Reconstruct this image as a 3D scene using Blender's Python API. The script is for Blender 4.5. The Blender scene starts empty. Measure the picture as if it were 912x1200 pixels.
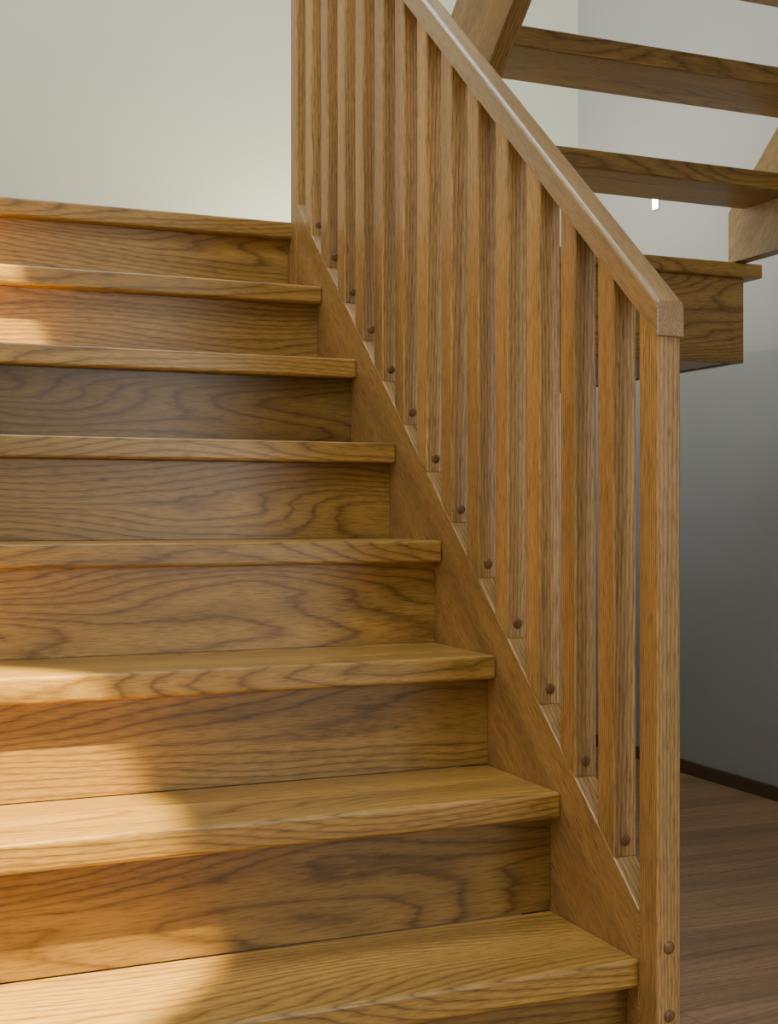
import bpy, bmesh, math, random
from mathutils import Vector, Matrix
random.seed(11)
G=.203; R=.1793; X0=.98; ZA=2*R; YA=1.473; CAMZ=.946; SL=R/G
TW=.036; TD=.042
XL=-.45; XR=2.86; YB=4.75; YF=-3.5; HC=5.0
LAND=9*R; YL=YA+7*G

# ---------------- materials ----------------
def nd(nt,t,**k):
    n=nt.nodes.new(t)
    for a,b in k.items(): setattr(n,a,b)
    return n
def wood(name, light, mid, dark, rough=.38, ringK=21.0, fs=(1.25,6.5,6.5), lin=50.0, coat=.22, pore=.66, coatr=.3):
    m=bpy.data.materials.new(name); m.use_nodes=True; nt=m.node_tree; L=nt.links.new
    b=nt.nodes['Principled BSDF']
    at=nd(nt,'ShaderNodeAttribute',attribute_name='wc')
    ti=nd(nt,'ShaderNodeAttribute',attribute_name='tint')
    mp=nd(nt,'ShaderNodeMapping'); mp.inputs['Scale'].default_value=fs; L(at.outputs['Vector'],mp.inputs['Vector'])
    n1=nd(nt,'ShaderNodeTexNoise'); n1.inputs['Scale'].default_value=1; n1.inputs['Detail'].default_value=1.6; n1.inputs['Roughness'].default_value=.35
    L(mp.outputs[0],n1.inputs['Vector'])
    sx=nd(nt,'ShaderNodeSeparateXYZ'); L(at.outputs['Vector'],sx.inputs[0])
    a=nd(nt,'ShaderNodeMath',operation='MULTIPLY'); L(n1.outputs['Fac'],a.inputs[0]); a.inputs[1].default_value=ringK
    c=nd(nt,'ShaderNodeMath',operation='MULTIPLY_ADD'); L(sx.outputs['Y'],c.inputs[0]); c.inputs[1].default_value=lin; L(a.outputs[0],c.inputs[2])
    c2=nd(nt,'ShaderNodeMath',operation='MULTIPLY_ADD'); L(sx.outputs['Z'],c2.inputs[0]); c2.inputs[1].default_value=lin*1.3; L(c.outputs[0],c2.inputs[2])
    mp2=nd(nt,'ShaderNodeMapping'); mp2.inputs['Scale'].default_value=(14,90,90); L(at.outputs['Vector'],mp2.inputs['Vector'])
    n2=nd(nt,'ShaderNodeTexNoise'); n2.inputs['Scale'].default_value=1; n2.inputs['Detail'].default_value=3; L(mp2.outputs[0],n2.inputs['Vector'])
    c3=nd(nt,'ShaderNodeMath',operation='MULTIPLY_ADD'); L(n2.outputs['Fac'],c3.inputs[0]); c3.inputs[1].default_value=.6; L(c2.outputs[0],c3.inputs[2])
    fr=nd(nt,'ShaderNodeMath',operation='FRACT'); L(c3.outputs[0],fr.inputs[0])
    rp=nd(nt,'ShaderNodeValToRGB'); e=rp.color_ramp.elements
    e[0].position=0; e[0].color=(*dark,1)
    e[1].position=1; e[1].color=(*dark,1)
    for p,col in ((.12,mid),(.45,light),(.82,mid)):
        x=e.new(p); x.color=(*col,1)
    L(fr.outputs[0],rp.inputs[0])
    mp3=nd(nt,'ShaderNodeMapping'); mp3.inputs['Scale'].default_value=(38,520,520); L(at.outputs['Vector'],mp3.inputs['Vector'])
    n3=nd(nt,'ShaderNodeTexNoise'); n3.inputs['Scale'].default_value=1; n3.inputs['Detail'].default_value=3; L(mp3.outputs[0],n3.inputs['Vector'])
    pr=nd(nt,'ShaderNodeMapRange'); pr.inputs[1].default_value=.34; pr.inputs[2].default_value=.54; pr.inputs[3].default_value=pore; pr.inputs[4].default_value=1.06
    L(n3.outputs['Fac'],pr.inputs[0])
    mp4=nd(nt,'ShaderNodeMapping'); mp4.inputs['Scale'].default_value=(1.2,18,18); L(at.outputs['Vector'],mp4.inputs['Vector'])
    n4=nd(nt,'ShaderNodeTexNoise'); n4.inputs['Scale'].default_value=1; n4.inputs['Detail'].default_value=3; L(mp4.outputs[0],n4.inputs['Vector'])
    br=nd(nt,'ShaderNodeMapRange'); br.inputs[1].default_value=.3; br.inputs[2].default_value=.7; br.inputs[3].default_value=.74; br.inputs[4].default_value=1.18
    L(n4.outputs['Fac'],br.inputs[0])
    m1=nd(nt,'ShaderNodeMath',operation='MULTIPLY'); L(pr.outputs[0],m1.inputs[0]); L(br.outputs[0],m1.inputs[1])
    m2=nd(nt,'ShaderNodeMath',operation='MULTIPLY'); L(m1.outputs[0],m2.inputs[0]); L(ti.outputs['Fac'],m2.inputs[1])
    vm=nd(nt,'ShaderNodeVectorMath',operation='SCALE'); L(rp.outputs['Color'],vm.inputs[0]); L(m2.outputs[0],vm.inputs['Scale'])
    L(vm.outputs[0],b.inputs['Base Color'])
    b.inputs['Roughness'].default_value=rough
    b.inputs['Coat Weight'].default_value=coat; b.inputs['Coat Roughness'].default_value=coatr
    bp=nd(nt,'ShaderNodeBump'); bp.inputs['Strength'].default_value=.12; bp.inputs['Distance'].default_value=.001
    L(n3.outputs['Fac'],bp.inputs['Height']); L(bp.outputs[0],b.inputs['Normal'])
    return m
def paint(name,col,rough=.85,bump=.05):
    m=bpy.data.materials.new(name); m.use_nodes=True; nt=m.node_tree; b=nt.nodes['Principled BSDF']
    tc=nd(nt,'ShaderNodeTexCoord'); n=nd(nt,'ShaderNodeTexNoise'); n.inputs['Scale'].default_value=140; n.inputs['Detail'].default_value=3
    nt.links.new(tc.outputs['Object'],n.inputs['Vector'])
    n2=nd(nt,'ShaderNodeTexNoise'); n2.inputs['Scale'].default_value=3; nt.links.new(tc.outputs['Object'],n2.inputs['Vector'])
    mr=nd(nt,'ShaderNodeMapRange'); mr.inputs[3].default_value=.96; mr.inputs[4].default_value=1.03; nt.links.new(n2.outputs['Fac'],mr.inputs[0])
    vm=nd(nt,'ShaderNodeVectorMath',operation='SCALE'); vm.inputs[0].default_value=col; nt.links.new(mr.outputs[0],vm.inputs['Scale'])
    nt.links.new(vm.outputs[0],b.inputs['Base Color']); b.inputs['Roughness'].default_value=rough
    bp=nd(nt,'ShaderNodeBump'); bp.inputs['Strength'].default_value=bump; bp.inputs['Distance'].default_value=.001
    nt.links.new(n.outputs['Fac'],bp.inputs['Height']); nt.links.new(bp.outputs[0],b.inputs['Normal'])
    return m
def emis(name,col,s):
    m=bpy.data.materials.new(name); m.use_nodes=True; b=m.node_tree.nodes['Principled BSDF']
    b.inputs['Emission Color'].default_value=(*col,1); b.inputs['Emission Strength'].default_value=s; return m
OAK=wood('oak_flat_sawn',(.48,.28,.068),(.40,.225,.052),(.22,.115,.027))
OAKS=wood('oak_straight',(.58,.355,.135),(.50,.295,.108),(.34,.19,.064),ringK=7,fs=(.7,8,8),lin=150,pore=.56)
RAIL=wood('oak_rail',(.44,.28,.125),(.37,.23,.10),(.28,.165,.07),ringK=5,fs=(.7,6,6),lin=190,rough=.32,coat=.7,coatr=.28)
PEG=wood('oak_peg',(.26,.13,.045),(.22,.11,.04),(.16,.08,.03))
FLO=wood('oak_floor',(.48,.29,.15),(.42,.25,.13),(.33,.19,.10),rough=.4,ringK=8)
DARKW=wood('dark_trim',(.14,.08,.045),(.12,.07,.04),(.08,.045,.025))
WALL=paint('wall_paint',(.79,.81,.68))
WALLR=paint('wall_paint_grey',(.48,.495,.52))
CEIL=paint('ceiling_paint',(.8,.8,.78))
METAL=bpy.data.materials.new('brushed_metal'); METAL.use_nodes=True
METAL.node_tree.nodes['Principled BSDF'].inputs['Metallic'].default_value=1; METAL.node_tree.nodes['Principled BSDF'].inputs['Roughness'].default_value=.35

# ---------------- builders ----------------
def empty(name):
    o=bpy.data.objects.new(name,None); bpy.context.collection.objects.link(o); return o
def setattrs(me,wc,tn):
    me.attributes.new('wc','FLOAT_VECTOR','POINT'); me.attributes.new('tint','FLOAT','POINT')
    me.attributes['wc'].data.foreach_set('vector',[c for v in wc for c in v])
    me.attributes['tint'].data.foreach_set('value',tn)
def finish(bm,name,parent,mat,L,bevel=0,seg=2,tint=1.0,flip=False,smooth=False):
    bmesh.ops.recalc_face_normals(bm,faces=bm.faces)
    if bevel>0:
        bmesh.ops.bevel(bm,geom=list(bm.edges),offset=bevel,segments=seg,affect='EDGES',profile=.5,clamp_overlap=True)
    me=bpy.data.meshes.new(name); bm.to_mesh(me); bm.free()
    L=Vector(L).normalized(); U=Vector((1,0,0)) if abs(L.x)<.5 else Vector((0,0,1))
    U=(U-L*U.dot(L)).normalized(); V=L.cross(U)
    s=Vector((random.uniform(-40,40),random.uniform(-40,40),random.uniform(-40,40)))
    tilt=random.uniform(-.02,.02)
    cs=[v.co.copy() for v in me.vertices]
    setattrs(me,[Vector((c.dot(L),c.dot(U)+tilt*c.dot(L),c.dot(V)))+s for c in cs],[tint]*len(cs))
    me.materials.append(mat)
    if smooth:
        for p in me.polygons: p.use_smooth=True
    o=bpy.data.objects.new(name,me); bpy.context.collection.objects.link(o)
    if parent: o.parent=parent
    return o
def box(name,parent,x0,x1,y0,y1,z0,z1,mat,L=(1,0,0),bevel=0,seg=2,tint=1.0):
    bm=bmesh.new()
    vs=[bm.verts.new((x,y,z)) for x in (x0,x1) for y in (y0,y1) for z in (z0,z1)]
    for f in ((0,1,3,2),(4,6,7,5),(0,4,5,1),(2,3,7,6),(0,2,6,4),(1,5,7,3)): bm.faces.new([vs[i] for i in f])
    return finish(bm,name,parent,mat,L,bevel,seg,tint)
def prism(name,parent,poly,x0,x1,mat,L,bevel=0,seg=2,tint=1.0):
    bm=bmesh.new()
    a=[bm.verts.new((x0,y,z)) for y,z in poly]; b=[bm.verts.new((x1,y,z)) for y,z in poly]
    bm.faces.new(a); bm.faces.new(b[::-1]); n=len(poly)
    for i in range(n): bm.faces.new([a[i],b[i],b[(i+1)%n],a[(i+1)%n]])
    return finish(bm,name,parent,mat,L,bevel,seg,tint)
def rt(a=.88,b=1.12): return random.uniform(a,b)

# ---------------- lower closed stair ----------------
st=empty('oak_staircase')
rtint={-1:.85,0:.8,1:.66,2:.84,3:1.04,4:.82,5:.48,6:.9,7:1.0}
for n in range(-1,7):
    yn=YA+G*n; z=ZA+R*n
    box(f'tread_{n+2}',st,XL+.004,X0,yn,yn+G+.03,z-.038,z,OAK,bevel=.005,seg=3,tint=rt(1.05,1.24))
for n in range(-1,8):
    yn=YA+G*n; z=ZA+R*n
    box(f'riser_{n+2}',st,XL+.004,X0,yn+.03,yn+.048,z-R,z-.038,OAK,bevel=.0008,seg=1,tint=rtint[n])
nl=lambda y: ZA+SL*(y-YA)
T=lambda y: nl(y)+.062
NY0=1.433; NY1=NY0+TD
BY0=1.535; SP=.1022; TY=BY0+13*SP
xa,xb=X0,X0+TW
D=(0,1,SL)
prism('right_stringer',st,[(NY1,T(NY1)),(TY,T(TY)),(TY,T(TY)-.38),(NY1,max(0,T(NY1)-.38))],xa,xb,OAKS,D,bevel=.002,tint=.92)
prism('left_stringer',st,[(1.25,0),(1.25,T(1.25)),(YL,T(YL)),(YL,T(YL)-.38),(1.45,0)],XL+.001,XL+.03,OAKS,D,bevel=.002)
box('first_step_cheek',st,X0-.02,X0-.001,YA-G+.049,NY0,0,R-.039,OAK)
box('landing_corner_block',st,xa-.001,xb+.003,TY+TD,YL+.05,LAND-.265,LAND-.038,OAK,L=(0,0,1),tint=.95)
# landing
ld=st
box('landing_nosing',ld,XL+.004,2.318,YL,YL+.14,LAND-.038,LAND,OAK,bevel=.005,seg=3,tint=1.0)
k=0; y=YL+.142
while y<YB-.01:
    y2=min(y+.14,YB-.002); box(f'landing_board_{k}',ld,XL+.004,2.30,y,y2-.001,LAND-.022,LAND,OAK,bevel=.001,seg=1,tint=rt()); y=y2+.001; k+=1
box('landing_fascia',ld,X0+TW+.003,2.277,YL+.03,YL+.05,LAND-.265,LAND-.038,OAK,bevel=.001,tint=.85)
box('landing_side_fascia',ld,2.257,2.277,YL+.05,YB-.003,LAND-.265,LAND-.038,OAK,L=(0,1,0),bevel=.001,tint=.85)
box('landing_soffit',ld,XL+.004,2.256,YL+.052,YB-.003,LAND-.262,LAND-.242,CEIL)

# ---------------- balustrade ----------------
ba=empty('stair_balustrade')
RT=lambda y: 1.222+SL*(y-NY0); RB=lambda y: RT(y)-.047
def peg(name,x,y,z,r=.0075):
    bm=bmesh.new()
    bmesh.ops.create_uvsphere(bm,u_segments=20,v_segments=10,radius=r)
    for v in bm.verts:
        v.co.y*=.35; v.co+=Vector((x,y,z))
    finish(bm,name,ba,PEG,(0,0,1),smooth=True,tint=1.0)
def post(name,y0,zb,zt,tint):
    y1=y0+TD
    prism(name,ba,[(y0,zb(y0)),(y1,zb(y1)),(y1,zt(y1)),(y0,zt(y0))],xa,xb,OAKS,(0,0,1),bevel=.0025,tint=tint)
post('newel_post_bottom',NY0,lambda y:0,lambda y:RB(y)+.004,1.05)
xc=(xa+xb)/2
peg('newel_peg_1',xc,NY0,.383,.0085); peg('newel_peg_2',xc,NY0,.295,.0085)
for m in range(13):
    y0=BY0+SP*m
    post(f'baluster_{m+1}',y0,T,lambda y:RB(y)+.004,rt(.86,1.14))
    peg(f'peg_{m+1}',xc,y0,T(y0)+.024,.0082)
post('newel_post_top',TY,lambda y:LAND-.26,lambda y:2.56,1.0)
bm=bmesh.new(); sec=[]; x1,x2=xa-.003,xb+.003; r=.009
sec.append((x1,0));
for i in range(6):
    a=math.pi-i*math.pi/10; sec.append((x1+r+r*math.cos(a),.047-r+r*math.sin(a)))
for i in range(6):
    a=math.pi/2-i*math.pi/10; sec.append((x2-r+r*math.cos(a),.047-r+r*math.sin(a)))
sec.append((x2,0))
ys=(NY0-.004,TY)
A=[bm.verts.new((x,ys[0],RB(ys[0])+h)) for x,h in sec]; B=[bm.verts.new((x,ys[1],RB(ys[1])+h)) for x,h in sec]
fa=bm.faces.new(A); bm.faces.new(B[::-1])
for i in range(len(sec)): bm.faces.new([A[i],B[i],B[(i+1)%len(sec)],A[(i+1)%len(sec)]])
bmesh.ops.recalc_face_normals(bm,faces=bm.faces)
bmesh.ops.bevel(bm,geom=list(fa.edges),offset=.0022,segments=3,affect='EDGES',profile=.5,clamp_overlap=True)
finish(bm,'handrail',ba,RAIL,D,tint=1.0)

# ---------------- upper open flight ----------------
up=empty('open_riser_staircase')
xi0,xi1,xo0,xo1=1.25,1.29,2.23,2.27
bk=lambda y: 1.972+SL*(2.46-y)
nsl=lambda y: 1.793+SL*(2.86-y)
for kk in range(1,8):
    yb=2.66-.2*(kk-1)*G/.2; z=LAND+R*kk
    box(f'open_tread_{kk}',up,xi1,xo0,yb,yb+.205,z-.045,z,OAK,bevel=.005,seg=3,tint=rt(.8,.95))
ytop=1.35; ye=2.93
yflat=2.46-(LAND+.13-1.972)/SL
poly=[(ye,LAND+.001),(ye,nsl(ye)+.02),(ytop,nsl(ytop)+.02),(ytop,bk(ytop)-.13),(yflat,LAND+.001)]
prism('inner_stringer',up,poly,xi0,xi1,OAKS,(0,1,-SL),bevel=.002,tint=.8)
prism('outer_stringer',up,poly,xo0,xo1,OAKS,(0,1,-SL),bevel=.002,tint=.8)

# ---------------- room ----------------
t=.1
box('wall_back',None,XL-t,XR+t,YB,YB+t,0,HC,WALL)
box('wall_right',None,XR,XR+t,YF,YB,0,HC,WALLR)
box('wall_left',None,XL-t,XL,YF,YB,0,HC,WALL)
box('wall_front',None,XL-t,XR+t,YF-t,YF,0,HC,WALL)
box('ceiling',None,XL-t,XR+t,YF-t,YB+t,HC,HC+t,CEIL)
box('upper_floor',None,1.0,XR,YF,ytop-.002,LAND+R*8-.25,LAND+R*8,CEIL)
bm=bmesh.new(); info=[]
y=YF
while y<YB:
    y2=min(y+.13,YB); x=XL-random.uniform(0,1.2)
    while x<XR:
        x2=x+random.uniform(1.1,1.9); a,b=max(x,XL),min(x2,XR)
        if b>a:
            vs=[bm.verts.new(p) for p in ((a+.0006,y+.0006,0),(b-.0006,y+.0006,0),(b-.0006,y2-.0006,0),(a+.0006,y2-.0006,0))]
            bm.faces.new(vs); info.append((random.uniform(-30,30),random.uniform(.85,1.12)))
        x=x2
    y=y2
me=bpy.data.meshes.new('floor')
n=len(info)
base=[bm.verts.new(p) for p in ((XL-t,YF-t,-.002),(XR+t,YF-t,-.002),(XR+t,YB+t,-.002),(XL-t,YB+t,-.002))]; bm.faces.new(base)
bot=[bm.verts.new((v.co.x,v.co.y,-.1)) for v in base]; bm.faces.new(bot[::-1])
for i in range(4): bm.faces.new([base[i],bot[i],bot[(i+1)%4],base[(i+1)%4]])
bm.to_mesh(me); bm.free()
wc=[];tn=[]
for i,v in enumerate(me.vertices):
    s,q=info[i//4] if i<4*n else (0,.3)
    wc.append((v.co.x+s,v.co.y+s*.7,v.co.z)); tn.append(q)
setattrs(me,wc,tn)
me.materials.append(FLO); fo=bpy.data.objects.new('floor',me); bpy.context.collection.objects.link(fo)
box('baseboard_right',None,XR-.014,XR,YF,YB,0,.048,DARKW,L=(0,1,0),bevel=.002,tint=1)
box('baseboard_back',None,XL,XR-.015,YB-.014,YB,0,.048,DARKW,bevel=.002,tint=1)
wl=empty('recessed_wall_light')
box('bezel',wl,XR-.006,XR-.001,4.165,4.207,2.08,2.135,METAL,bevel=.001)
box('lens',wl,XR-.009,XR-.0065,4.17,4.202,2.085,2.13,emis('lamp_glow',(1,.97,.9),14),bevel=.0008)
# unseen window on the front wall behind the camera, added with its lamp
wn=empty('added_window_1')
FR=paint('added_window_paint',(.85,.85,.85),.5)
wx0,wx1,wz0,wz1=1.35,2.75,.7,2.2
for nm,a in (('frame_left',(wx0,wx0+.06,wz0,wz1)),('frame_right',(wx1-.06,wx1,wz0,wz1)),('frame_top',(wx0+.06,wx1-.06,wz1-.06,wz1)),('frame_bottom',(wx0+.06,wx1-.06,wz0,wz0+.06)),('mullion',((wx0+wx1)/2-.02,(wx0+wx1)/2+.02,wz0+.06,wz1-.06))):
    box(nm,wn,a[0],a[1],YF+.001,YF+.05,a[2],a[3],FR,bevel=.003)
box('pane',wn,wx0+.06,wx1-.06,YF+.002,YF+.01,wz0+.06,wz1-.06,emis('added_window_glow',(.8,.9,1),1.0))  # glowing pane of the added window

# ---------------- lights ----------------
def area(name,loc,tgt,sx,sy,p,col):
    l=bpy.data.lights.new(name,'AREA'); l.shape='RECTANGLE'; l.size=sx; l.size_y=sy; l.energy=p; l.color=col
    o=bpy.data.objects.new(name,l); o.location=loc; o.rotation_euler=(Vector(tgt)-Vector(loc)).to_track_quat('-Z','Y').to_euler(); bpy.context.collection.objects.link(o); return o
def spot(name,loc,tgt,p,ang,blend,col,rad=.02):
    l=bpy.data.lights.new(name,'SPOT'); l.energy=p; l.spot_size=math.radians(ang); l.spot_blend=blend; l.color=col; l.shadow_soft_size=rad
    o=bpy.data.objects.new(name,l); o.location=loc; o.rotation_euler=(Vector(tgt)-Vector(loc)).to_track_quat('-Z','Y').to_euler(); bpy.context.collection.objects.link(o); return o
area('skylight_light',(1.1,3.0,4.95),(1.1,3.0,0),1.8,2.0,44,(.84,.94,1.0))
area('added_overhead_light',(.25,.1,4.95),(.35,.6,0),1.1,1.8,88,(.95,.97,1.0))  # overhead lamp added to light the risers with shade under the nosings
area('added_front_light',(2.05,-3.40,1.45),(.5,2,1.0),1.2,1.3,48,(.95,.95,.94))  # front lamp added at the unseen window, grazing past the right wall
def fixture(loc,tgt):
    e=empty('wall_spotlight')
    d=(Vector(tgt)-Vector(loc)).normalized()
    bm=bmesh.new(); bmesh.ops.create_cone(bm,cap_ends=False,segments=32,radius1=.035,radius2=.025,depth=.09)
    q=(-d).to_track_quat('Z','Y').to_matrix().to_4x4()
    bm.transform(Matrix.Translation(Vector(loc)-d*.06)@q); finish(bm,'shade',e,METAL,(0,0,1),smooth=True)
    box('bracket',e,XL,loc[0]-.03,loc[1]-.01,loc[1]+.01,loc[2]+.04,loc[2]+.06,METAL,bevel=.002)
    box('plate',e,XL,XL+.012,loc[1]-.04,loc[1]+.04,loc[2]-.04,loc[2]+.07,METAL,bevel=.002)
W=(1,.77,.24)
for nm,loc,tgt,p,ang in (('a',(-.33,1.12,2.5),(.04,1.77,.5),1450,22),('b',(-.33,2.0,3.0),(.13,2.72,1.3),1600,16)):
    fixture(loc,tgt); spot('spot_'+nm,loc,tgt,p,ang,.3,W,.012)
ul=empty('floor_uplight')
UX,UY=1.75,4.15
bm=bmesh.new(); bmesh.ops.create_cone(bm,cap_ends=True,segments=32,radius1=.06,radius2=.08,depth=.10)
bmesh.ops.delete(bm,geom=[f for f in bm.faces if f.normal.z>.9],context='FACES_ONLY')
bm.transform(Matrix.Translation((UX,UY,LAND+.051))); finish(bm,'shade',ul,METAL,(0,0,1),smooth=True)
l=bpy.data.lights.new('uplight_bulb','POINT'); l.energy=36; l.color=(1,.89,.66); l.shadow_soft_size=.04
o=bpy.data.objects.new('uplight_bulb',l); o.location=(UX,UY,LAND+.10); bpy.context.collection.objects.link(o); o.parent=ul
w=bpy.data.worlds.new('world'); bpy.context.scene.world=w; w.use_nodes=True
w.node_tree.nodes['Background'].inputs[0].default_value=(.6,.75,1,1); w.node_tree.nodes['Background'].inputs[1].default_value=.5

cd=bpy.data.cameras.new('camera'); co=bpy.data.objects.new('camera',cd); bpy.context.collection.objects.link(co)
cd.sensor_fit='VERTICAL'; cd.sensor_height=36; cd.lens=1550/1200*36; cd.clip_start=.02
co.location=(0,0,CAMZ); co.rotation_euler=(math.pi/2,0,-math.radians(22.9))
bpy.context.scene.camera=co
